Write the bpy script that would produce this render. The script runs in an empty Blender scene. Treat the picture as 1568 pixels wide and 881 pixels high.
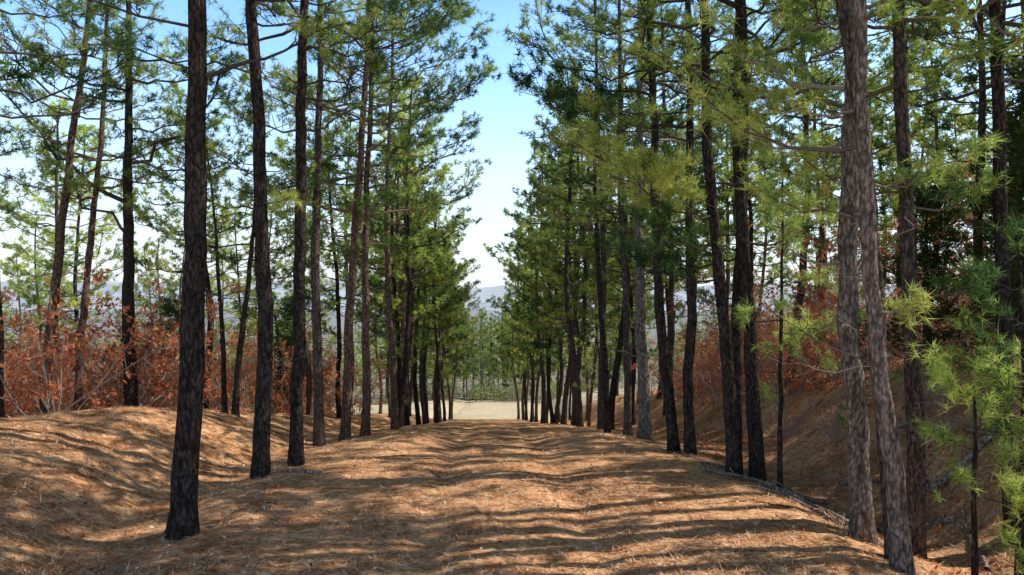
import bpy, math, random
import numpy as np
from mathutils import Vector
rng = np.random.default_rng(7)
random.seed(7)
D = bpy.data
scene = bpy.context.scene
COL = scene.collection

# ------------------------------------------------------------ noise / terrain
def vnoise(x, y, seed=0):
    x = np.asarray(x, float); y = np.asarray(y, float)
    xi = np.floor(x).astype(np.int64); yi = np.floor(y).astype(np.int64)
    xf = x-xi; yf = y-yi
    def hsh(a, b):
        n = (a*374761393 + b*668265263 + seed*1442695041) & 0xffffffff
        n = ((n ^ (n >> 13))*1274126177) & 0xffffffff
        n = n ^ (n >> 16)
        return (n & 0xffff)/65535.0
    u = xf*xf*(3-2*xf); v = yf*yf*(3-2*yf)
    a = hsh(xi, yi); b = hsh(xi+1, yi); c = hsh(xi, yi+1); d = hsh(xi+1, yi+1)
    return (a*(1-u)+b*u)*(1-v)+(c*(1-u)+d*u)*v - 0.5

PD = [-60, 0, 9, 12, 14.5, 19.4, 27, 40, 55, 80, 110, 200, 400, 900, 6000]
PZ = [0.3, .06, 0, -.12, -.38, -1.1, -2.3, -4.6, -7.3, -11.5, -14.7, -24, -38, -50, -50]
def prof(y):
    y = np.asarray(y, float)
    s = 0
    for o in (-1.2, 0, 1.2):
        s = s+np.interp(y+o, PD, PZ)
    return s/3
def cen(y):
    return 0.3-0.035*np.clip(y, 0, 70)
def sstep(a, b, x):
    t = np.clip((x-a)/(b-a), 0, 1); return t*t*(3-2*t)
LU = [-200, -60, -25, -14, -11, -9.2, -7.5, -6, -5.1, -4.6, -3.9, 0]
LZ = [-12, -5, -1.6, -.1, .62, .85, .68, .15, -.2, -.16, 0, 0]
RU = [0, 3.6, 4.3, 5.2, 6.2, 7.0, 8.2, 9.5, 12, 16, 30, 70, 200]
RZ = [0, 0, -.1, -.5, -.75, -.5, .4, 1.35, 2.2, 2.9, 4.6, 6, 4]
def H(x, y):
    x = np.asarray(x, float); y = np.asarray(y, float)
    u = x-cen(y)
    z = prof(y)
    l = sum(np.interp(u+o, LU, LZ) for o in (-.35, 0, .35))/3
    r = sum(np.interp(u+o, RU, RZ) for o in (-.3, 0, .3))/3
    g = sstep(14, 22, y)
    r = np.where(r < 0, r*(1-.6*g), r)
    fade = 1-sstep(70, 170, y)
    lat = np.where(u < 0, l*(1-.35*sstep(15, 30, y)), r)
    off = sstep(3.2, 6, np.abs(u))
    n = vnoise(x*.35, y*.35, 3)*.5+vnoise(x*.9, y*.9, 4)*.22
    n2 = vnoise(x*2.3, y*2.3, 5)*.05+vnoise(x*5.5, y*5.5, 6)*.022+vnoise(x*13, y*13, 8)*.012
    ruts = (-0.06*(np.exp(-((u+1.0)/.28)**2)+np.exp(-((u-.95)/.28)**2))+.03*np.exp(-(u/.7)**2))*(1-sstep(40, 65, y))
    hump = .22*np.exp(-((y-18)/2.2)**2)*(np.exp(-((u+2.3)/1.2)**2)+np.exp(-((u-2.3)/1.2)**2))
    big = vnoise(x*.012, y*.012, 9)*14*sstep(150, 400, y)
    return z+lat*fade+n*(.18+.8*off)*fade*.4+n2*(1+off)+ruts*fade+hump+big

# ------------------------------------------------------------ mesh helpers
def mesh_from(name, V, F, mats, matidx=None, tint=None, smooth=None, col=None):
    V = np.asarray(V, np.float32); F = np.asarray(F, np.int32)
    me = D.meshes.new(name)
    nf, k = F.shape
    me.vertices.add(len(V)); me.vertices.foreach_set("co", V.ravel())
    me.loops.add(nf*k); me.loops.foreach_set("vertex_index", F.ravel())
    me.polygons.add(nf)
    me.polygons.foreach_set("loop_start", np.arange(0, nf*k, k, dtype=np.int32))
    me.polygons.foreach_set("loop_total", np.full(nf, k, np.int32))
    for m in mats: me.materials.append(m)
    if matidx is not None: me.polygons.foreach_set("material_index", np.asarray(matidx, np.int32))
    if smooth is not None:
        me.polygons.foreach_set("use_smooth", np.asarray(smooth, bool))
    if tint is not None:
        a = me.attributes.new("tint", 'FLOAT', 'POINT')
        a.data.foreach_set("value", np.asarray(tint, np.float32))
    if col is not None:
        a = me.attributes.new("zone", 'FLOAT_COLOR', 'POINT')
        a.data.foreach_set("color", np.asarray(col, np.float32).ravel())
    me.update(calc_edges=True)
    return me
def add_obj(name, me, loc=(0, 0, 0), rz=0, sc=(1, 1, 1), color=None, rot=None):
    o = D.objects.new(name, me); COL.objects.link(o)
    o.location = loc; o.rotation_euler = rot if rot else (0, 0, rz); o.scale = sc
    if color: o.color = color
    return o

class Builder:
    def __init__(s): s.V=[]; s.F=[]; s.M=[]; s.T=[]; s.S=[]; s.n=0
    def add(s, V, F, m, t, smooth):
        s.V.append(V); s.F.append(F+s.n); s.n += len(V)
        s.M.append(np.full(len(F), m)); s.S.append(np.full(len(F), smooth))
        s.T.append(np.broadcast_to(t, (len(V),)).copy() if np.ndim(t) == 0 else t)
    def tube(s, P, R, sides, m=0, t=.5, jit=0):
        P = np.asarray(P, float); R = np.asarray(R, float); n = len(P)
        T = np.gradient(P, axis=0); T /= np.linalg.norm(T, axis=1)[:, None]+1e-9
        ref = np.array([0, 1., 0]) if abs(T[0, 2]) > .7 else np.array([0, 0, 1.])
        A = np.cross(T, ref); A /= np.linalg.norm(A, axis=1)[:, None]+1e-9
        B = np.cross(T, A)
        a = np.linspace(0, 2*np.pi, sides, endpoint=False)
        rr = R[:, None]*np.ones((1, sides))
        if jit: rr = rr*(1+jit*(rng.random((n, sides))-.5))
        V = P[:, None]+rr[..., None]*(np.cos(a)[None, :, None]*A[:, None]+np.sin(a)[None, :, None]*B[:, None])
        V = V.reshape(-1, 3)
        i = np.arange(n-1)[:, None]*sides; j = np.arange(sides)[None]; j2 = (j+1) % sides
        q = np.stack([i+j, i+j2, i+sides+j2, i+sides+j], -1).reshape(-1, 4)
        F = np.concatenate([q[:, [0, 1, 2]], q[:, [0, 2, 3]]])
        s.add(V, F, m, t, True)
    def needles(s, P, Dr, tn, K, L, w, m=1, spread=.95):
        P = np.repeat(np.asarray(P), K, 0); Dr = np.repeat(np.asarray(Dr), K, 0); n = len(P)
        tt = np.repeat(np.asarray(tn), K)
        r = rng.normal(size=(n, 3)); r /= np.linalg.norm(r, axis=1)[:, None]
        d = Dr*.75+r*spread; d /= np.linalg.norm(d, axis=1)[:, None]+1e-9
        q = rng.normal(size=(n, 3)); sd = np.cross(d, q); sd /= np.linalg.norm(sd, axis=1)[:, None]+1e-9
        ln = L*(.65+.6*rng.random(n)); P = P-Dr*(rng.random(n)*L*.7)[:, None]
        a = P-sd*w*.5; b = P+sd*w*.5; c = P+d*ln[:, None]+np.array([0, 0, -.12])*ln[:, None]
        V = np.stack([a, b, c], 1).reshape(-1, 3)
        F = np.arange(n*3).reshape(-1, 3)
        t = np.repeat(np.clip(tt+rng.normal(size=n)*.06, 0, 1), 3)
        s.add(V, F, m, t, False)
    def leaves(s, P, size, t, m):
        n = len(P)
        u = rng.normal(size=(n, 3)); u /= np.linalg.norm(u, axis=1)[:, None]
        v = np.cross(u, rng.normal(size=(n, 3))); v /= np.linalg.norm(v, axis=1)[:, None]
        sz = size*(.6+.8*rng.random(n))[:, None]
        V = np.stack([P-u*sz, P+v*sz*.45, P+u*sz, P-v*sz*.45], 1).reshape(-1, 3)
        b = np.arange(n)[:, None]*4
        F = np.concatenate([b+np.array([[0, 1, 2]]), b+np.array([[0, 2, 3]])])
        s.add(V, F, m, np.repeat(t, 4), False)
    def mesh(s, name, mats):
        return mesh_from(name, np.concatenate(s.V), np.concatenate(s.F), mats,
                         np.concatenate(s.M), np.concatenate(s.T), np.concatenate(s.S))

# ------------------------------------------------------------ materials
def mat_new(name):
    m = D.materials.new(name); m.use_nodes = True
    nt = m.node_tree; nt.nodes.clear()
    return m, nt, nt.nodes, nt.links
def ramp(N, stops):
    r = N.new('ShaderNodeValToRGB'); e = r.color_ramp.elements
    while len(e) < len(stops): e.new(.5)
    for el, (p, c) in zip(e, stops):
        el.position = p; el.color = (*c, 1)
    return r
def mat_leaf(name, stops, trans=.45, vlo=.75, vhi=1.25):
    m, nt, N, Lk = mat_new(name)
    out = N.new('ShaderNodeOutputMaterial'); at = N.new('ShaderNodeAttribute'); at.attribute_name = 'tint'
    rp = ramp(N, stops); Lk.new(at.outputs['Fac'], rp.inputs[0])
    oi = N.new('ShaderNodeObjectInfo')
    hs = N.new('ShaderNodeHueSaturation')
    mr = N.new('ShaderNodeMapRange'); mr.inputs[3].default_value = vlo; mr.inputs[4].default_value = vhi
    Lk.new(oi.outputs['Random'], mr.inputs[0]); Lk.new(mr.outputs[0], hs.inputs['Value'])
    Lk.new(rp.outputs[0], hs.inputs['Color'])
    b = N.new('ShaderNodeBsdfDiffuse')
    t = N.new('ShaderNodeBsdfTranslucent'); mx = N.new('ShaderNodeMixShader'); mx.inputs[0].default_value = trans
    Lk.new(hs.outputs[0], b.inputs[0]); Lk.new(hs.outputs[0], t.inputs['Color'])
    Lk.new(b.outputs[0], mx.inputs[1]); Lk.new(t.outputs[0], mx.inputs[2]); Lk.new(mx.outputs[0], out.inputs[0])
    return m
M_needle = mat_leaf('pine_needles', [(0, (.035, .085, .035)), (.27, (.13, .23, .065)), (.52, (.42, .52, .12)), (1, (.80, .82, .24))], .5)
M_oak = mat_leaf('dry_oak_leaves', [(0, (.26, .085, .04)), (.4, (.66, .22, .09)), (.75, (.82, .38, .19)), (1, (.82, .56, .34))], .4)
M_green = mat_leaf('woodland_leaves', [(0, (.22, .18, .14)), (.4, (.34, .29, .22)), (.6, (.22, .27, .10)), (1, (.40, .43, .17))], .3)
M_juniper = mat_leaf('juniper_leaves', [(0, (.02, .04, .015)), (.5, (.06, .10, .03)), (1, (.15, .18, .05))], .25)
M_straw = mat_leaf('straw_needles', [(0, (.11, .042, .02)), (.4, (.48, .215, .095)), (.75, (.88, .53, .28)), (1, (1, .84, .62))], .1)

def mat_bark():
    m, nt, N, Lk = mat_new('pine_bark')
    out = N.new('ShaderNodeOutputMaterial'); b = N.new('ShaderNodeBsdfDiffuse')
    tc = N.new('ShaderNodeTexCoord'); mp = N.new('ShaderNodeMapping'); mp.inputs['Scale'].default_value = (1, 1, .38)
    Lk.new(tc.outputs['Object'], mp.inputs[0])
    nz0 = N.new('ShaderNodeTexNoise'); nz0.inputs['Scale'].default_value = 14; nz0.inputs['Detail'].default_value = 2
    Lk.new(mp.outputs[0], nz0.inputs['Vector'])
    add = N.new('ShaderNodeVectorMath'); add.operation = 'MULTIPLY_ADD'
    add.inputs[1].default_value = (.1, .1, .1)
    Lk.new(nz0.outputs['Color'], add.inputs[0]); Lk.new(mp.outputs[0], add.inputs[2])
    vo = N.new('ShaderNodeTexVoronoi'); vo.feature = 'F1'; vo.inputs['Scale'].default_value = 27
    Lk.new(add.outputs[0], vo.inputs['Vector'])
    r1 = ramp(N, [(.25, (1.05, 1.05, 1.05)), (.45, (.88, .88, .88)), (.68, (.4, .4, .4))]); Lk.new(vo.outputs['Distance'], r1.inputs[0])
    nz = N.new('ShaderNodeTexNoise'); nz.inputs['Scale'].default_value = 40; nz.inputs['Detail'].default_value = 5
    nz.inputs['Roughness'].default_value = .7
    Lk.new(mp.outputs[0], nz.inputs['Vector'])
    r2 = ramp(N, [(.32, (.5, .48, .46)), (.52, (.97, .95, .93)), (.7, (1.5, 1.44, 1.38))]); Lk.new(nz.outputs[0], r2.inputs[0])
    sp = N.new('ShaderNodeSeparateColor'); Lk.new(vo.outputs['Color'], sp.inputs[0])
    r3 = ramp(N, [(0, (.7, .67, .66)), (1, (1.35, 1.3, 1.25))]); Lk.new(sp.outputs[0], r3.inputs[0])
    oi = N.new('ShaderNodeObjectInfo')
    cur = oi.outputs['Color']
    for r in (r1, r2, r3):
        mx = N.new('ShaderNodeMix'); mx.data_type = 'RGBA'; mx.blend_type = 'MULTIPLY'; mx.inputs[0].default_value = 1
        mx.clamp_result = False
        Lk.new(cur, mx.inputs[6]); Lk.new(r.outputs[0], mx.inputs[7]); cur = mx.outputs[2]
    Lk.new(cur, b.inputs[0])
    ma = N.new('ShaderNodeMath'); ma.operation = 'MULTIPLY_ADD'; ma.inputs[1].default_value = 1.1
    Lk.new(nz.outputs[0], ma.inputs[0]); Lk.new(r1.outputs[0], ma.inputs[2])
    bu = N.new('ShaderNodeBump'); bu.inputs['Strength'].default_value = .9; bu.inputs['Distance'].default_value = .03
    Lk.new(ma.outputs[0], bu.inputs['Height']); Lk.new(bu.outputs[0], b.inputs['Normal'])
    Lk.new(b.outputs[0], out.inputs[0]); return m
M_bark = mat_bark()
def mat_twig():
    m, nt, N, Lk = mat_new('twig_bark')
    out = N.new('ShaderNodeOutputMaterial'); b = N.new('ShaderNodeBsdfDiffuse'); oi = N.new('ShaderNodeObjectInfo')
    Lk.new(oi.outputs['Color'], b.inputs[0]); Lk.new(b.outputs[0], out.inputs[0]); return m
M_twig = mat_twig()

def mat_ground():
    m, nt, N, Lk = mat_new('pine_straw_ground')
    out = N.new('ShaderNodeOutputMaterial'); b = N.new('ShaderNodeBsdfDiffuse')
    g = N.new('ShaderNodeNewGeometry')
    def noise(scale, det=6, vec=None, rough=.6):
        n = N.new('ShaderNodeTexNoise'); n.inputs['Scale'].default_value = scale; n.inputs['Detail'].default_value = det
        n.inputs['Roughness'].default_value = rough
        Lk.new(vec or g.outputs['Position'], n.inputs['Vector']); return n
    fine = noise(11, 6, rough=.85)
    streaks = []
    for a in (.35, 2.1):
        mp = N.new('ShaderNodeMapping'); mp.inputs['Rotation'].default_value = (0, 0, a); mp.inputs['Scale'].default_value = (6, 62, 6)
        Lk.new(g.outputs['Position'], mp.inputs[0]); s = noise(1, 3, mp.outputs[0], .65); streaks.append(s)
    mx2 = N.new('ShaderNodeMath'); mx2.operation = 'MAXIMUM'
    Lk.new(streaks[0].outputs[0], mx2.inputs[0]); Lk.new(streaks[1].outputs[0], mx2.inputs[1])
    av = N.new('ShaderNodeMath'); av.operation = 'MULTIPLY_ADD'; av.inputs[1].default_value = .5
    Lk.new(mx2.outputs[0], av.inputs[0])
    h = N.new('ShaderNodeMath'); h.operation = 'MULTIPLY'; h.inputs[1].default_value = .5; Lk.new(fine.outputs[0], h.inputs[0])
    Lk.new(h.outputs[0], av.inputs[2])
    rp = ramp(N, [(.41, (.19, .07, .035)), (.50, (.58, .275, .125)), (.57, (.95, .58, .31)), (.68, (1, .86, .63))])
    Lk.new(av.outputs[0], rp.inputs[0])
    pt = noise(1.3, 5, rough=.75); rpp = ramp(N, [(.35, (.52, .40, .33)), (.5, (.95, .91, .88)), (.64, (1.15, 1.18, 1.2))]); Lk.new(pt.outputs[0], rpp.inputs[0])
    mm = N.new('ShaderNodeMix'); mm.data_type = 'RGBA'; mm.blend_type = 'MULTIPLY'; mm.inputs[0].default_value = 1
    Lk.new(rp.outputs[0], mm.inputs[6]); Lk.new(rpp.outputs[0], mm.inputs[7])
    zn = N.new('ShaderNodeAttribute'); zn.attribute_name = 'zone'
    x = N.new('ShaderNodeMix'); x.data_type = 'RGBA'
    Lk.new(zn.outputs['Alpha'], x.inputs[0]); Lk.new(mm.outputs[2], x.inputs[6]); Lk.new(zn.outputs['Color'], x.inputs[7])
    Lk.new(x.outputs[2], b.inputs[0])
    bu = N.new('ShaderNodeBump'); bu.inputs['Strength'].default_value = .7; bu.inputs['Distance'].default_value = .045
    Lk.new(av.outputs[0], bu.inputs['Height']); Lk.new(bu.outputs[0], b.inputs['Normal'])
    Lk.new(b.outputs[0], out.inputs[0]); return m
M_ground = mat_ground()

# ------------------------------------------------------------ ground
ys = np.concatenate([np.arange(-60, 4, 2.), np.arange(4, 22, .09), np.arange(22, 40, .25), np.arange(40, 120, 1.2), np.geomspace(121, 6000, 90)])
xr = np.concatenate([np.arange(0, 12, .1), np.arange(12, 40, .6), np.geomspace(41, 5000, 70)])
xs = np.concatenate([-xr[:0:-1], xr])
X, Y = np.meshgrid(xs, ys)
Z = H(X, Y)
V = np.stack([X, Y, Z], -1).reshape(-1, 3)
nx, ny = len(xs), len(ys)
i = (np.arange(ny-1)[:, None]*nx+np.arange(nx-1)[None]).ravel()
F = np.stack([i, i+1, i+nx+1, i+nx], 1)
wb = vnoise(X*.07, Y*.07, 41); wb2 = vnoise(X*.4, Y*.4, 42)
zc = np.zeros(X.shape+(4,))
def zblend(col, k):
    k = k[..., None]; a0 = zc[..., 3:4]; c = np.array(col)
    a1 = a0+(1-a0)*k
    zc[..., :3] = np.where(a1 > 1e-6, (zc[..., :3]*a0*(1-k)+c*k)/np.maximum(a0*(1-k)+k, 1e-6), c)
    zc[..., 3:4] = a1
zblend((.34, .26, .18), sstep(11, 17, -X+wb*5)*.8)
wb3 = vnoise(X*1.1, Y*1.1, 43)
zblend((.26, .15, .09), sstep(5.0, 6.2, X-cen(Y)+wb2)*sstep(-.25, .25, wb3+wb2*.6)*.45)
zblend((.66, .53, .34), sstep(66, 76, Y+wb*8))
zblend((.48, .42, .24), sstep(66, 76, Y+wb*8)*sstep(-.1, .35, wb2)*.6)
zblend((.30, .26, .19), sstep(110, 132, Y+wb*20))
zblend((.30, .31, .32), sstep(300, 1200, Y))  # aerial haze painted into the colour: far ground greys with distance
add_obj('ground', mesh_from('ground', V, F, [M_ground], smooth=np.ones(len(F)), col=zc.reshape(-1, 4)))

def mat_hill():
    m, nt, N, Lk = mat_new('hazy_hills')
    out = N.new('ShaderNodeOutputMaterial'); b = N.new('ShaderNodeBsdfDiffuse')
    n = N.new('ShaderNodeTexNoise'); n.inputs['Scale'].default_value = .02; n.inputs['Detail'].default_value = 8
    g = N.new('ShaderNodeNewGeometry'); Lk.new(g.outputs['Position'], n.inputs['Vector'])
    r = ramp(N, [(.35, (.40, .42, .45)), (.65, (.52, .55, .59))]); Lk.new(n.outputs[0], r.inputs[0])  # blue-grey aerial haze is painted into the hill colour
    Lk.new(r.outputs[0], b.inputs[0]); Lk.new(b.outputs[0], out.inputs[0]); return m
M_hill = mat_hill()
hx = np.linspace(-4500, 4500, 300); hy = np.linspace(1600, 4200, 40)
X, Y = np.meshgrid(hx, hy)
env = np.sin(np.clip((Y-1600)/2600, 0, 1)*np.pi)
Z = -52+env*(70+60*vnoise(X*.0012, Y*.001, 21)+40*vnoise(X*.004, Y*.004, 22)+10*vnoise(X*.02, Y*.02, 23))
V = np.stack([X, Y, Z], -1).reshape(-1, 3)
i = (np.arange(39)[:, None]*300+np.arange(299)[None]).ravel()
F = np.stack([i, i+1, i+301, i+300], 1)
add_obj('hills', mesh_from('hills', V, F, [M_hill], smooth=np.ones(len(F))))

# ------------------------------------------------------------ pine generator
def unit(v): return v/(np.linalg.norm(v)+1e-9)
def bough(B, p0, az, el, L, r0, K, nl, nw, tint, sub=7, tf=4, bare=False, curl=.35, start=.25):
    n = 8; t = np.linspace(0, 1, n)
    d = np.array([math.cos(az), math.sin(az), 0])
    side = np.array([-d[1], d[0], 0])
    wob = rng.normal()*.16; w2 = rng.normal()*.05
    P = p0+d*(t*L)[:, None]*math.cos(el)+np.array([0, 0, 1.])*((t*math.sin(el)-curl*.2*np.sin(t*np.pi)+curl*t*t*.45)*L)[:, None]\
        + side*((np.sin(t*3)*wob+np.sin(t*9)*w2)*L)[:, None]
    P[1:] += rng.normal(size=(n-1, 3))*.025*L
    B.tube(P, np.linspace(r0, r0*.25, n), 5 if r0 > .025 else 4, 2, .5)
    if bare and sub == 0: return
    tp, td, tn = [], [], []
    for s in range(sub):
        u = start+(1-start)*(s+rng.random())/sub
        k = min(int(u*(n-1)), n-2); f = u*(n-1)-k
        q = P[k]*(1-f)+P[k+1]*f
        sg = 1 if s % 2 else -1
        a2 = az+sg*(.35+.75*rng.random())
        l2 = min(L, 3)*(.17+.22*rng.random())*(1.2-u*.55)
        e2 = .15+.75*rng.random()
        dd = np.array([math.cos(a2)*math.cos(e2), math.sin(a2)*math.cos(e2), math.sin(e2)])
        Q = q+dd*(np.array([0, .5, 1])*l2)[:, None]; Q[2, 2] += .1*l2; Q[1] += rng.normal(size=3)*.03
        B.tube(Q, [r0*.3+.003, r0*.2+.002, .003], 3, 2, .5)
        if bare: continue
        st = rng.normal()*.13
        for j in range(tf):
            v = 1-.4*(j/tf)
            pos = q+(Q[2]-q)*v+rng.normal(size=3)*.085*(j > 0)
            dr = unit(dd+rng.normal(size=3)*.6*(j > 0)+np.array([0, 0, .45]))
            tp.append(pos); td.append(dr); tn.append(st)
    if not bare:
        tp.append(P[-1]); td.append(unit(P[-1]-P[-2])); tn.append(0)
        tn = tint+rng.normal()*.11+np.array(tn)+rng.normal(size=len(tp))*.05
        B.needles(np.array(tp), np.array(td), np.clip(tn, 0, 1), K, nl, nw)

def pine_mesh(name, Ht=16, r=.15, lean=(0, 0), bend=.15, cb=5.5, cr=2.6, K=14, nl=.19, nw=.012, tint=.45,
              step=.5, per=3.4, sub=7, tf=4, dead=8, sides=12, custom=(), start=.38, thin=0, zthin=9):
    B = Builder()
    nseg = int(Ht/.35)+2
    h = np.linspace(-.3, Ht, nseg)
    ph = rng.random()*6.28
    hh = np.clip(h, 0, None)
    bx = bend*(np.sin(hh*.45+ph)-math.sin(ph))*np.clip(hh/3, 0, 1); by = bend*np.cos(hh*.38+ph*2)*np.clip(hh/3, 0, 1)
    small = np.cumsum(rng.normal(size=(nseg, 2))*.014, 0)*np.clip(hh/2, 0, 1)[:, None]
    TP = np.stack([lean[0]*hh+bx+small[:, 0], lean[1]*hh+by+small[:, 1], h], 1)
    TR = r*.88*(1-.80*(hh/Ht)**1.15)*(1+.38*np.exp(-hh/.28))+.008
    B.tube(TP, TR, sides, 0, .5, jit=.15)
    def at(z):
        return np.array([np.interp(z, h, TP[:, 0]), np.interp(z, h, TP[:, 1]), z]), np.interp(z, h, TR)
    for k in range(dead):
        z = 1.8+rng.random()*(cb-1.0); p, rr = at(z)
        bough(B, p, rng.random()*6.28, -.1+.5*rng.random(), .3+rng.random()*1.2*cr/2.4, .007+.006*rng.random(), 0, 0, 0, 0, sub=int(rng.integers(0, 5)), bare=True, curl=-.2+.5*rng.random())
    z = cb; az = rng.random()*6.28
    pa = rng.random()*6.28
    while z < Ht-.2:
        t = (z-cb)/(Ht-cb)
        L0 = cr*min(1, ((1-t)*1.35)**.8)*(.6+.5*min(t*3, 1))+.35
        nb = int(per+rng.random())
        for k in range(nb):
            az += 2.4+rng.normal()*.5
            zz = z+rng.random()*step; p, rr = at(min(zz, Ht-.1))
            if rng.random() < .1*(1-t): continue
            if z > zthin and rng.random() < thin: continue
            L = L0*(.4+.85*rng.random())*(1+.25*math.cos(az-pa+t*5))
            bough(B, p, az, -.15+.5*rng.random()+.4*t, L, min(rr*.45, .010+.012*L), K, nl, nw,
                  tint+.12*(t-.4), sub=max(3, int(sub*L/cr+.5)), tf=tf, start=start)
        z += step*(.6+.8*rng.random())
    p, rr = at(Ht-.05)
    B.needles(np.repeat(p[None], 4, 0), np.tile([0, 0, 1.], (4, 1)), np.full(4, tint), K, nl, nw)
    for c in custom:
        p, rr = at(c['z'])
        kk = dict(K=K+6, nl=c.get('nl', nl), nw=c.get('nw', nw), tint=c.get('t', tint), sub=c.get('sub', 6), tf=c.get('tf', 5), bare=c.get('bare', False), curl=c.get('curl', .35), start=c.get('start', .25))
        bough(B, p, c['az'], c.get('el', .1), c['L'], c.get('r', .02), **kk)
    return B.mesh(name, [M_bark, M_needle, M_twig])

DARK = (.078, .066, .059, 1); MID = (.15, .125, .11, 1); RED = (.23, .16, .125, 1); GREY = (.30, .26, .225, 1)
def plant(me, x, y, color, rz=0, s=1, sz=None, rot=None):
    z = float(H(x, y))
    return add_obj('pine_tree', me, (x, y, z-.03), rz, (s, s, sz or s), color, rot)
PI = math.pi
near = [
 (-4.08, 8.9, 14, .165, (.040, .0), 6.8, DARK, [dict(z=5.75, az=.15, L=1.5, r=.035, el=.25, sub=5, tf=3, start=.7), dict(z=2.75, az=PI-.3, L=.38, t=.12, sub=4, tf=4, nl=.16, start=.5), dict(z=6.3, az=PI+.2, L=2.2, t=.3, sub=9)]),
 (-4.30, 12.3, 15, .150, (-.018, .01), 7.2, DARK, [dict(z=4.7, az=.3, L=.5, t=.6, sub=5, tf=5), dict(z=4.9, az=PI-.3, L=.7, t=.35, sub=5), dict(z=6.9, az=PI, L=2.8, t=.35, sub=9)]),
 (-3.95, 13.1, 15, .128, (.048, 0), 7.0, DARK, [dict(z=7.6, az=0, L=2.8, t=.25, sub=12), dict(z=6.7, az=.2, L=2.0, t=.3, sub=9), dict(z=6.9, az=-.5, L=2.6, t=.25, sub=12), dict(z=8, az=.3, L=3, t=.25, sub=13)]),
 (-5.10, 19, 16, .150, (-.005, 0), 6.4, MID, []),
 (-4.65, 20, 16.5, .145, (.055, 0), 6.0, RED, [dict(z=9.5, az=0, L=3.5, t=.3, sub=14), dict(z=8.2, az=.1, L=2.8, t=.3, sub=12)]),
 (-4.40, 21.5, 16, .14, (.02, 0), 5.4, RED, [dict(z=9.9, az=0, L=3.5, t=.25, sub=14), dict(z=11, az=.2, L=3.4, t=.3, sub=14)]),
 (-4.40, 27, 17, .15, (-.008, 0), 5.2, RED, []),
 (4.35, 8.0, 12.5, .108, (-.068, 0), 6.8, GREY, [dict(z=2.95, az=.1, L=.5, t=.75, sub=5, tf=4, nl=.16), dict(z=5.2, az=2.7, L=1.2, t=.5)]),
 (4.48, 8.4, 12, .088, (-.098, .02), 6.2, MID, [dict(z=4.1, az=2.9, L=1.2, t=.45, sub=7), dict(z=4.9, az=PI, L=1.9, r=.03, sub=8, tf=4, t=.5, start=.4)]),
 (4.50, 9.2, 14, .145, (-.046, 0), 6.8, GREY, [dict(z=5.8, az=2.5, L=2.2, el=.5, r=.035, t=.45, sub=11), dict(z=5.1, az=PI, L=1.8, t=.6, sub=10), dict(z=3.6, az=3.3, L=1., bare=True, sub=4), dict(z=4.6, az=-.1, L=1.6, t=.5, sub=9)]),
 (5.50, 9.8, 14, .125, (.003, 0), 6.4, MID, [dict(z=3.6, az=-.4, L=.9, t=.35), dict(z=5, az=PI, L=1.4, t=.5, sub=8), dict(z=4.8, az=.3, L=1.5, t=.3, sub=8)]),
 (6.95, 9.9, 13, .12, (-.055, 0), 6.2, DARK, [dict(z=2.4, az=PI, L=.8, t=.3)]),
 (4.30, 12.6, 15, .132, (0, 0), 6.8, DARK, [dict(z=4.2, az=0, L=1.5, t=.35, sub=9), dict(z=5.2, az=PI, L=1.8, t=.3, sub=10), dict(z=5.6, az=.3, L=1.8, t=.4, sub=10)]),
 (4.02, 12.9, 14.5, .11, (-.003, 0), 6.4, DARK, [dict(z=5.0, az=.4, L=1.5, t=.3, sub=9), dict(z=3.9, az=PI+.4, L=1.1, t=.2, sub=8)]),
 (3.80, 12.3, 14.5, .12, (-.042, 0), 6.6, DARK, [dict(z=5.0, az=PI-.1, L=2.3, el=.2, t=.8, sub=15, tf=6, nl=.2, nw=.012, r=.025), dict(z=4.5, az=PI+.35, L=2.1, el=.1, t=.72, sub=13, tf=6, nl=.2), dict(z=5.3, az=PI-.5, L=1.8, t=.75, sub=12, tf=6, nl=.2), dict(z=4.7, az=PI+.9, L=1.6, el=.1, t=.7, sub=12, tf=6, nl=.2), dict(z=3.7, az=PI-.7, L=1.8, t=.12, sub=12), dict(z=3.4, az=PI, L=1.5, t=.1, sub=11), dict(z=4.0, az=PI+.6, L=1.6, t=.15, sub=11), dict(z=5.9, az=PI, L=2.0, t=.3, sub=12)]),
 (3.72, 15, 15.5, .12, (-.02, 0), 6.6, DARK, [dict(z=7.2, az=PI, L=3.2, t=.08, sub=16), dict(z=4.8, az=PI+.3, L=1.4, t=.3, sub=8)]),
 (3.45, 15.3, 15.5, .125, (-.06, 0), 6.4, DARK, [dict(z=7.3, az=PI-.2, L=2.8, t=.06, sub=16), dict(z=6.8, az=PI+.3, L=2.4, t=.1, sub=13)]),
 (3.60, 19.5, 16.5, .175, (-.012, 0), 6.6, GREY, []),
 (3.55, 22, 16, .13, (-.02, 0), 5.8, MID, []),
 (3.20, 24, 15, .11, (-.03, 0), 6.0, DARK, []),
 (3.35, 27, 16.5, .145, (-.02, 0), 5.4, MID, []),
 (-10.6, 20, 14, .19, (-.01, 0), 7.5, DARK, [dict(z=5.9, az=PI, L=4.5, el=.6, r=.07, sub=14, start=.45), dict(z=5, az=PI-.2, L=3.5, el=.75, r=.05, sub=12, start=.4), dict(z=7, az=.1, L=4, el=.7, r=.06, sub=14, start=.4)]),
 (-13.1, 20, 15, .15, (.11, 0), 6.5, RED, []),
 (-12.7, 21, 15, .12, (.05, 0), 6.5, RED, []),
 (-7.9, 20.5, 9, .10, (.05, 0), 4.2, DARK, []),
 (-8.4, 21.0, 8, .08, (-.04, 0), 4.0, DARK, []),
 (-11.6, 16.2, 14, .12, (.0, 0), 5.5, DARK, []),
]
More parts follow.
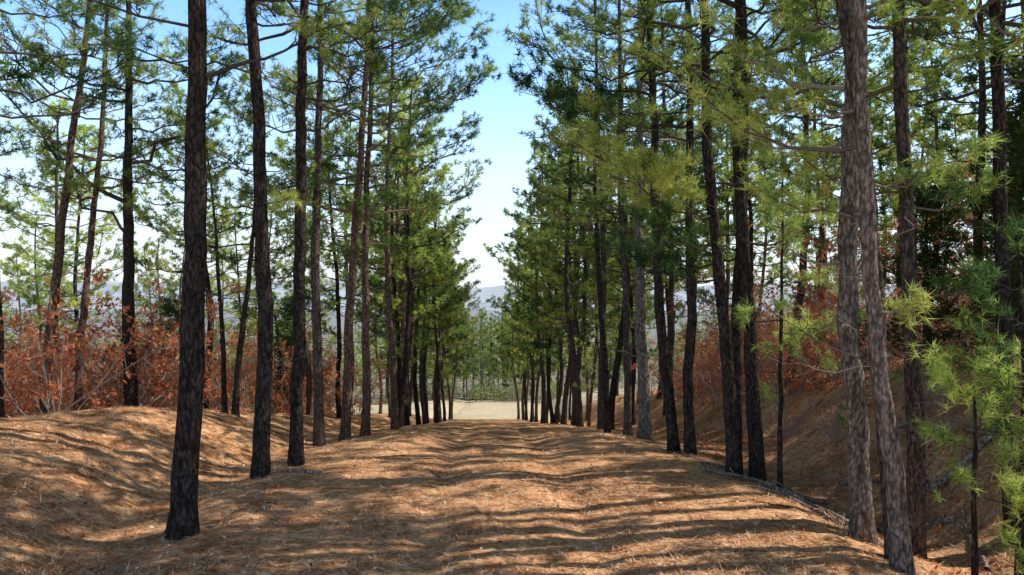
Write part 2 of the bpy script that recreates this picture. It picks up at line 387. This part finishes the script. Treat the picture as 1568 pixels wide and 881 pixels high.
for n, (x, y, ht, r, ln, cb, col, cu) in enumerate(near):
    nearby = y < 14
    me = pine_mesh('pine_tree', ht, r, ln, .075, cb, 2.8, K=17 if nearby else 14, nl=.165 if nearby else .18, nw=.012 if nearby else .020,
                   tint=.39+rng.normal()*.08, custom=cu,
                   dead=5, sub=10, tf=5, step=.64, per=2.5, sides=16 if nearby else 10, thin=.55 if y < 16 else 0, zthin=8.5)
    plant(me, x, y, col)

def variants(n, **kw):
    return [pine_mesh('pine_tree', Ht=15+3*rng.random(), r=.13+.04*rng.random(), lean=(rng.normal()*.02, rng.normal()*.02), bend=.2,
            tint=.35+.08*k, **kw) for k in range(n)]
VM = variants(5, cb=5.6, cr=2.8, K=10, nl=.20, nw=.040, sub=9, tf=5, step=.62, per=2.6, dead=6, sides=8)
VL = variants(3, cb=3.4, cr=2.6, K=9, nl=.22, nw=.048, sub=8, tf=5, step=.64, per=2.5, dead=3, sides=7)
VT = variants(2, cb=9.0, cr=2.4, K=12, nl=.20, nw=.030, sub=9, tf=5, step=.8, per=2.2, dead=4, sides=10)
cols = [DARK, MID, RED, MID]
y = 29.
while y < 72:
    for sgn in (-1, 1):
        w_ = 4.0-(.8*sstep(38, 55, y) if sgn > 0 else 0)
        x = float(cen(y))+sgn*(w_+rng.normal()*.35)
        yy = y+rng.normal()*.9
        s = .78+.27*rng.random()
        me = VM[rng.integers(5)] if rng.random() < .6 else VL[rng.integers(3)]
        plant(me, x, yy, cols[rng.integers(4)], rng.random()*6.28, s)
    y += 2.1 if y < 45 else 3.2
pts = []
def scatter(n, ux, yr, mind, smin=.85, smax=1.1, low=.4, tries=4000):
    c = 0
    for _ in range(tries):
        if c >= n: break
        u = ux[0]+(ux[1]-ux[0])*rng.random(); y = yr[0]+(yr[1]-yr[0])*rng.random()
        x = u+float(cen(y))
        if any((x-a)**2+(y-b)**2 < mind**2 for a, b in pts): continue
        pts.append((x, y)); c += 1
        me = VL[rng.integers(3)] if rng.random() < low else VM[rng.integers(5)]
        plant(me, x, y, cols[rng.integers(4)], rng.random()*6.28, smin+(smax-smin)*rng.random())
scatter(24, (-34, -8.5), (23, 60), 4.0, .75, .95, .3)
scatter(8, (-8, -6), (28, 70), 3.5, .8, 1.0, .5)
scatter(30, (7.2, 30), (19, 50), 3.0, .85, 1.05, .5)
scatter(10, (6, 12), (30, 68), 3.0, .85, 1.0, .6)
scatter(3, (11.5, 17), (15.5, 20), 3.0, .75, .95, .5)
for k in range(30):
    y = 114+30*rng.random(); x = -3+(rng.random()-.5)*(44 if k < 16 else 16)
    plant(VL[rng.integers(3)], x, y, MID, rng.random()*6.28, .75+.25*rng.random())
# trees beside the photographer (outside the frame); the tall ones are added to stripe the track with shade
for (x, y) in [(4.9, 5.9), (-5.6, 5.6), (-9.5, 9.8)]:
    plant(VM[rng.integers(5)], x, y, MID, rng.random()*6.28, .95)
for (x, y, s) in [(6.4, 7.9, .95), (7.9, 10.2, 1.0), (9.3, 12.1, 1.05), (11.0, 11.2, 1.0), (5.9, 6.3, .9)]:
    plant(VT[rng.integers(2)], x, y, MID, rng.random()*6.28, s)

def sapling(name, Ht, r, lean, cb, cr, tint, K=20, per=2.0):
    return pine_mesh(name, Ht, r, lean, .05, cb, cr, K=K, nl=.16, nw=.008, tint=tint, step=.42, per=per, sub=4, tf=3, dead=5, sides=7, start=.4)
for (x, y, ht, r, cb, cr, t) in [(4.4, 11.8, 5.2, .04, 1.6, .5, .5), (5.15, 8.0, 2.4, .03, 1.1, .25, .5), (5.75, 8.1, 1.5, .03, .5, .3, .55),
                                 (6.0, 8.5, 4.2, .04, 1.8, .5, .3), (5.6, 7.4, 2.9, .035, 1.7, .4, .45), (5.6, 11.5, 3.8, .03, 1.4, .6, .45), (-5.2, 33, 5, .05, 1, 1, .6), (3.9, 30, 5, .05, 1, 1, .7)]:
    me = sapling('young_pine_tree', ht, r, (rng.normal()*.03, rng.normal()*.02), cb, cr, t)
    add_obj('young_pine_tree', me, (x, y, float(H(x, y))), 0, (1, 1, 1), DARK)

def juniper_mesh():
    B = Builder(); Ht = 6.5
    B.tube(np.array([[0, 0, -.2], [.03, 0, 2], [0, .05, 4.5], [0, 0, Ht]]), [.16, .12, .06, .01], 8, 0, .5, .15)
    for k in range(130):
        z = .5+rng.random()**.9*(Ht-.6); L = (1-z/Ht)*1.9+.35; az = rng.random()*6.28; L *= .5+.7*rng.random()
        d = np.array([math.cos(az), math.sin(az), .35]); p0 = np.array([0, 0, z])
        P = p0+d*(np.linspace(0, 1, 4)*L)[:, None]
        B.tube(P, [.02, .014, .008, .004], 3, 0, .5)
        n = int(20*L)+6; u = .35+.65*rng.random(n)
        q = p0+d*(u*L)[:, None]+rng.normal(size=(n, 3))*.14
        B.needles(q, np.tile(unit(d+np.array([0, 0, .6])), (n, 1)), np.clip(.4+rng.normal(size=n)*.2+z*.03, 0, 1), 8, .12, .03, 1, .8)
    return B.mesh('juniper_tree', [M_bark, M_juniper])
JM = juniper_mesh()
for (x, y, s) in [(9.4, 12.8, .75), (10.9, 14.4, .95), (9.6, 16.6, .7), (12.5, 17, 1.1), (-9.5, 31, .8), (13.5, 13.5, 1.1)]:
    add_obj('juniper_tree', JM, (x, y, float(H(x, y))), rng.random()*6, (s, s, s), MID)

# ------------------------------------------------------------ oak scrub
def shrub_mesh(name, ht, rad, stems, leafn, tint, lsz):
    B = Builder(); tips = []
    for k in range(stems):
        a = rng.random()*6.28; e = .5+1.0*rng.random(); L = ht*(.6+.5*rng.random())
        d = np.array([math.cos(a)*math.cos(e)*rad, math.sin(a)*math.cos(e)*rad, math.sin(e)])
        p0 = np.array([math.cos(a)*.25*rad, math.sin(a)*.25*rad, -.1])*rng.random()
        P = p0+d*(np.linspace(0, 1, 5)*L)[:, None]+np.cumsum(rng.normal(size=(5, 3))*.07, 0)
        B.tube(P, np.linspace(.022, .006, 5), 4, 0, .5)
        for j in range(7):
            u = rng.integers(1, 5); dd = unit(d+rng.normal(size=3)*.7); l = .4+.6*rng.random()
            Q = P[u]+dd*(np.array([0, .5, 1])*l)[:, None]; Q[1] += rng.normal(size=3)*.04
            B.tube(Q, [.008, .006, .003], 3, 0, .5); tips.append((Q[1], Q[2]))
            d3 = unit(dd+rng.normal(size=3)*.8); B.tube(np.stack([Q[1], Q[1]+d3*.25, Q[1]+d3*.5]), [.005, .004, .002], 3, 0, .5)
            tips.append((Q[1], Q[1]+d3*.5))
    if leafn:
        tips = np.array(tips); idx = rng.integers(0, len(tips), leafn); u = rng.random(leafn)[:, None]
        P = tips[idx, 0]*(1-u)+tips[idx, 1]*u+rng.normal(size=(leafn, 3))*.06
        B.leaves(P, lsz, np.clip(tint+.2*(idx % 7)/7-.1+rng.normal(size=leafn)*.18, 0, 1), 1)
    return B.mesh(name, [M_twig, M_oak])
SH = [shrub_mesh('oak_shrub', 2.7+.35*k, 1.2, 12, 1500, .34+.12*k, .065) for k in range(3)]
BR = [shrub_mesh('brush', 2.6, 1.2, 18, 160, .7, .05) for k in range(2)]
TALL = shrub_mesh('oak_tree', 5.2, .8, 16, 1500, .45, .07)
TW = (.36, .30, .25, 1)
def put(name, me, u, y, s, col=TW):
    x = u+float(cen(y)); add_obj(name, me, (x, y, float(H(x, y))-.05), rng.random()*6.28, (s, s, s*(.85+.3*rng.random())), col)
for k in range(60):
    y = 15+20*rng.random(); u = -9.8-15*rng.random()*(y/26)
    put('oak_shrub', SH[rng.integers(3)], u, y, .75+.4*rng.random())
for k in range(14):
    y = 22+22*rng.random(); put('oak_shrub', SH[rng.integers(3)], -7.5-3*rng.random(), y, .6+.4*rng.random())
for k in range(26):
    y = 17+40*rng.random(); put('brush', BR[rng.integers(2)], -9.5-16*rng.random(), y, .7+.4*rng.random())
for k in range(26):
    y = 13+40*rng.random(); put('brush', BR[rng.integers(2)], 8.8+12*rng.random(), y, .6+.5*rng.random())
for k in range(32):
    y = 17+28*rng.random(); put('oak_shrub', SH[rng.integers(3)], 8.8+8*rng.random(), y, .6+.5*rng.random())
for (u, y, s) in [(8.2, 13.5, .35), (9.0, 14.8, .45), (7.8, 16.5, .4), (9.6, 11.5, .4), (7.6, 19, .4)]:
    put('brush', BR[rng.integers(2)], u, y, s)
for (u, y, s) in [(10.5, 22, 1.1), (12, 25, 1.2), (9.5, 28, 1), (14, 21, 1.1), (-13, 24, .9), (16, 27, 1.2)]:
    put('oak_tree', TALL, u, y, s)

# ------------------------------------------------------------ distant woodland (one object)
B = Builder(); PT = []; TT = []
for k in range(1500):
    y = 122+rng.random()**1.6*520; x = (rng.random()*2-1)*(20+y*.95)
    if rng.random() < .25: y = 70+50*rng.random(); x = (22+60*rng.random())*(1 if rng.random() < .5 else -1)
    gr = rng.random() < .55; hh = 6+7*rng.random(); w = hh*(.25 if gr else .38)
    n = 130 if y < 220 else 60
    z0 = float(H(x, y)); q = rng.normal(size=(n, 3))*.42
    f = np.clip(q[:, 2]*.8+.1, -1, 1)
    P = np.stack([x+q[:, 0]*w*1.1*(1-.4*f), y+q[:, 1]*w*(1-.4*f), z0+hh*.55+q[:, 2]*hh*.45], 1)
    PT.append(P); TT.append(np.clip((.72 if gr else .2)+rng.normal()*.1+rng.normal(size=n)*.08, 0, 1))
P = np.concatenate(PT); T = np.concatenate(TT)
sz = np.interp(P[:, 1], [80, 200, 600], [.25, .5, 1.0])
B.leaves(P, 1, T, 0)
Vv = B.V[0].reshape(-1, 4, 3); c = P[:, None]; B.V[0] = (c+(Vv-c)*sz[:, None, None]).reshape(-1, 3)
add_obj('distant_woodland', B.mesh('distant_woodland', [M_green]))
B = Builder()
for k in range(30):
    y = 112+10*rng.random(); x = -2.2+(rng.random()-.5)*34
    n = 400; q = rng.normal(size=(n, 3))*.5
    z0 = float(H(x, y)); P = np.stack([x+q[:, 0]*1.8, y+q[:, 1]*1.5, z0+1.4+q[:, 2]*1.5], 1)
    B.leaves(P, .18, np.clip(.55+rng.normal()*.22+rng.normal(size=n)*.12, 0, 1), 0)
add_obj('thicket', B.mesh('thicket', [M_green]))

# ------------------------------------------------------------ pine straw on the ground
n = 160000
y = 5.5+18*rng.random(n)**1.5; x = (rng.random(n)*2-1)*(y*.78+1)
cl = vnoise(x*1.6, y*1.6, 31)+vnoise(x*5, y*5, 32)+rng.random(n)*.6-.15
keep = cl > 0; x = x[keep]; y = y[keep]; n = len(x)
z = H(x, y)+.006+.012*rng.random(n)
a = rng.random(n)*np.pi*2; L = .07+.11*rng.random(n); w = .0035+.003*rng.random(n)
dx, dy = np.cos(a), np.sin(a); tl = rng.normal(size=n)*.25
x2 = x+dx*L; y2 = y+dy*L
z2 = H(x2, y2)+.008+np.abs(tl)*L*1.0
V = np.stack([np.stack([x-dy*w, y+dx*w, z], 1), np.stack([x+dy*w, y-dx*w, z], 1), np.stack([x2, y2, z2], 1)], 1).reshape(-1, 3)
tn = np.repeat(np.clip(.55+rng.normal(size=n)*.27, 0, 1), 3)
add_obj('pine_straw', mesh_from('pine_straw', V, np.arange(n*3).reshape(-1, 3), [M_straw], tint=tn))
B = Builder(); n = 3000
y = 6+16*rng.random(n)**1.4; x = (rng.random(n)*2-1)*(y*.75+1); P = np.stack([x, y, H(x, y)+.02], 1)
B.leaves(P, .03, np.clip(.65+rng.normal(size=n)*.35, 0, 1), 0)
n = 7000
y = 8+18*rng.random(n); x = cen(y)+4.8+9*rng.random(n); P = np.stack([x, y, H(x, y)+.03], 1)
k = vnoise(x*1.5, y*1.5, 51)+rng.random(n)*.4 > .1; P = P[k]
B.leaves(P, .05, np.clip(.5+rng.normal(size=len(P))*.3, 0, 1), 1)
add_obj('leaf_litter', B.mesh('leaf_litter', [M_straw, M_oak]))
def stick(name, x, y, az, L, r, col, lift=.03):
    B = Builder(); n = 9; t = np.linspace(0, 1, n)
    X_ = x+np.cos(az)*t*L+np.cumsum(rng.normal(size=n)*.02*L**.5, 0); Y_ = y+np.sin(az)*t*L+np.cumsum(rng.normal(size=n)*.02*L**.5, 0)
    Z_ = H(X_, Y_); Z_ = np.maximum(Z_, Z_.mean()-.3)+r*.6+lift*rng.random(n)
    B.tube(np.stack([X_, Y_, Z_], 1), np.linspace(r, r*.45, n), 7 if r > .02 else 4, 0, .5, .2)
    for k in range(3):
        j = rng.integers(2, n-1); a2 = az+(.6+.4*rng.random())*(1 if k % 2 else -1); l = L*.2
        q = np.array([X_[j], Y_[j], Z_[j]]); e = q+np.array([math.cos(a2)*l, math.sin(a2)*l, .1*l+.05])
        B.tube(np.stack([q, (q+e)/2+.02, e]), [r*.4, r*.3, r*.15], 4, 0, .5)
    add_obj(name, B.mesh(name, [M_bark]), color=col)
LOG = (.46, .41, .36, 1)
for (x, y, az, L, r) in [(5.0, 10.6, 2.4, 2.6, .05), (6.3, 11.9, .2, 2.6, .07), (4.9, 9.0, 2.0, 2.4, .035), (6.2, 9.4, 1.2, 2.0, .04), (5.6, 12.8, 2.9, 2.2, .05), (7.2, 12.5, 1.9, 2., .05), (7.6, 14.5, .5, 2.4, .05), (6.8, 11.0, 2.7, 1.8, .05), (-3.2, 12.0, 2.9, 1.1, .03)]:
    stick('fallen_log', x, y, az, L, r, LOG)
for k in range(80):
    y = 6.5+12*rng.random(); sd_ = rng.random() < .65
    x = (3.3+4.5*rng.random()) if sd_ else (-7+12*rng.random())
    stick('twig', x, y, rng.random()*6.28, .25+.6*rng.random(), .005+.007*rng.random(), MID if rng.random() < .6 else LOG, .01)

# ------------------------------------------------------------ light, sky, camera
EL, AZ = math.radians(41), math.radians(80)
sd = Vector((math.sin(AZ)*math.cos(EL), math.cos(AZ)*math.cos(EL), math.sin(EL)))
L = D.lights.new('sun', 'SUN'); L.energy = 5; L.angle = math.radians(.5); L.color = (1, .96, .89)
lo = D.objects.new('sun', L); COL.objects.link(lo); lo.rotation_euler = sd.to_track_quat('Z', 'Y').to_euler()
w = D.worlds.new('World'); scene.world = w; w.use_nodes = True
N = w.node_tree.nodes; Lk = w.node_tree.links; bg = N['Background']
sk = N.new('ShaderNodeTexSky'); sk.sky_type = 'NISHITA'; sk.sun_disc = False
sk.sun_elevation = EL; sk.sun_rotation = AZ % (2*math.pi); sk.air_density = 1; sk.dust_density = .4; sk.ozone_density = 1.5
tc = N.new('ShaderNodeTexCoord'); sx = N.new('ShaderNodeSeparateXYZ'); Lk.new(tc.outputs['Generated'], sx.inputs[0])
mr = N.new('ShaderNodeMapRange'); mr.inputs[1].default_value = 0.0; mr.inputs[2].default_value = .30; mr.inputs[3].default_value = .92; mr.inputs[4].default_value = .0
Lk.new(sx.outputs[2], mr.inputs[0])
mp = N.new('ShaderNodeMapping'); mp.inputs['Scale'].default_value = (1.5, 1.5, 5); Lk.new(tc.outputs['Generated'], mp.inputs[0])
nz = N.new('ShaderNodeTexNoise'); nz.inputs['Scale'].default_value = 2; nz.inputs['Detail'].default_value = 3; Lk.new(mp.outputs[0], nz.inputs[0])
mr2 = N.new('ShaderNodeMapRange'); mr2.inputs[1].default_value = .45; mr2.inputs[2].default_value = .7; mr2.inputs[3].default_value = 0; mr2.inputs[4].default_value = .15
Lk.new(nz.outputs[0], mr2.inputs[0])
ad = N.new('ShaderNodeMath'); ad.operation = 'ADD'; ad.use_clamp = True; Lk.new(mr.outputs[0], ad.inputs[0]); Lk.new(mr2.outputs[0], ad.inputs[1])
gr = N.new('ShaderNodeValToRGB'); gr.color_ramp.elements[0].position = .35; gr.color_ramp.elements[0].color = (1, 1, 1, 1)
gr.color_ramp.elements[1].position = .55; gr.color_ramp.elements[1].color = (.16, .16, .18, 1)
Lk.new(sx.outputs[2], gr.inputs[0])
gain = N.new('ShaderNodeMix'); gain.data_type = 'RGBA'; gain.blend_type = 'MULTIPLY'; gain.inputs[0].default_value = 1; gain.inputs[7].default_value = (1.7, 2.1, 2.35, 1)
gain.clamp_result = False
Lk.new(sk.outputs[0], gain.inputs[6])
mx = N.new('ShaderNodeMix'); mx.data_type = 'RGBA'; Lk.new(ad.outputs[0], mx.inputs[0]); Lk.new(gain.outputs[2], mx.inputs[6]); mx.inputs[7].default_value = (6.3, 6.6, 6.9, 1)
g2 = N.new('ShaderNodeMix'); g2.data_type = 'RGBA'; g2.blend_type = 'MULTIPLY'; g2.inputs[0].default_value = 1; g2.clamp_result = False
Lk.new(mx.outputs[2], g2.inputs[6]); Lk.new(gr.outputs[0], g2.inputs[7])
Lk.new(g2.outputs[2], bg.inputs[0]); bg.inputs[1].default_value = .15
cam = D.cameras.new('camera'); co = D.objects.new('camera', cam); COL.objects.link(co)
co.location = (0, 0, 3.0); co.rotation_euler = (math.radians(90), 0, 0)
cam.sensor_width = 36; cam.lens = 36*1100/1568; cam.clip_end = 20000; cam.clip_start = .1
scene.camera = co
scene.view_settings.view_transform = 'Standard'; scene.view_settings.look = 'None'; scene.view_settings.exposure = 0
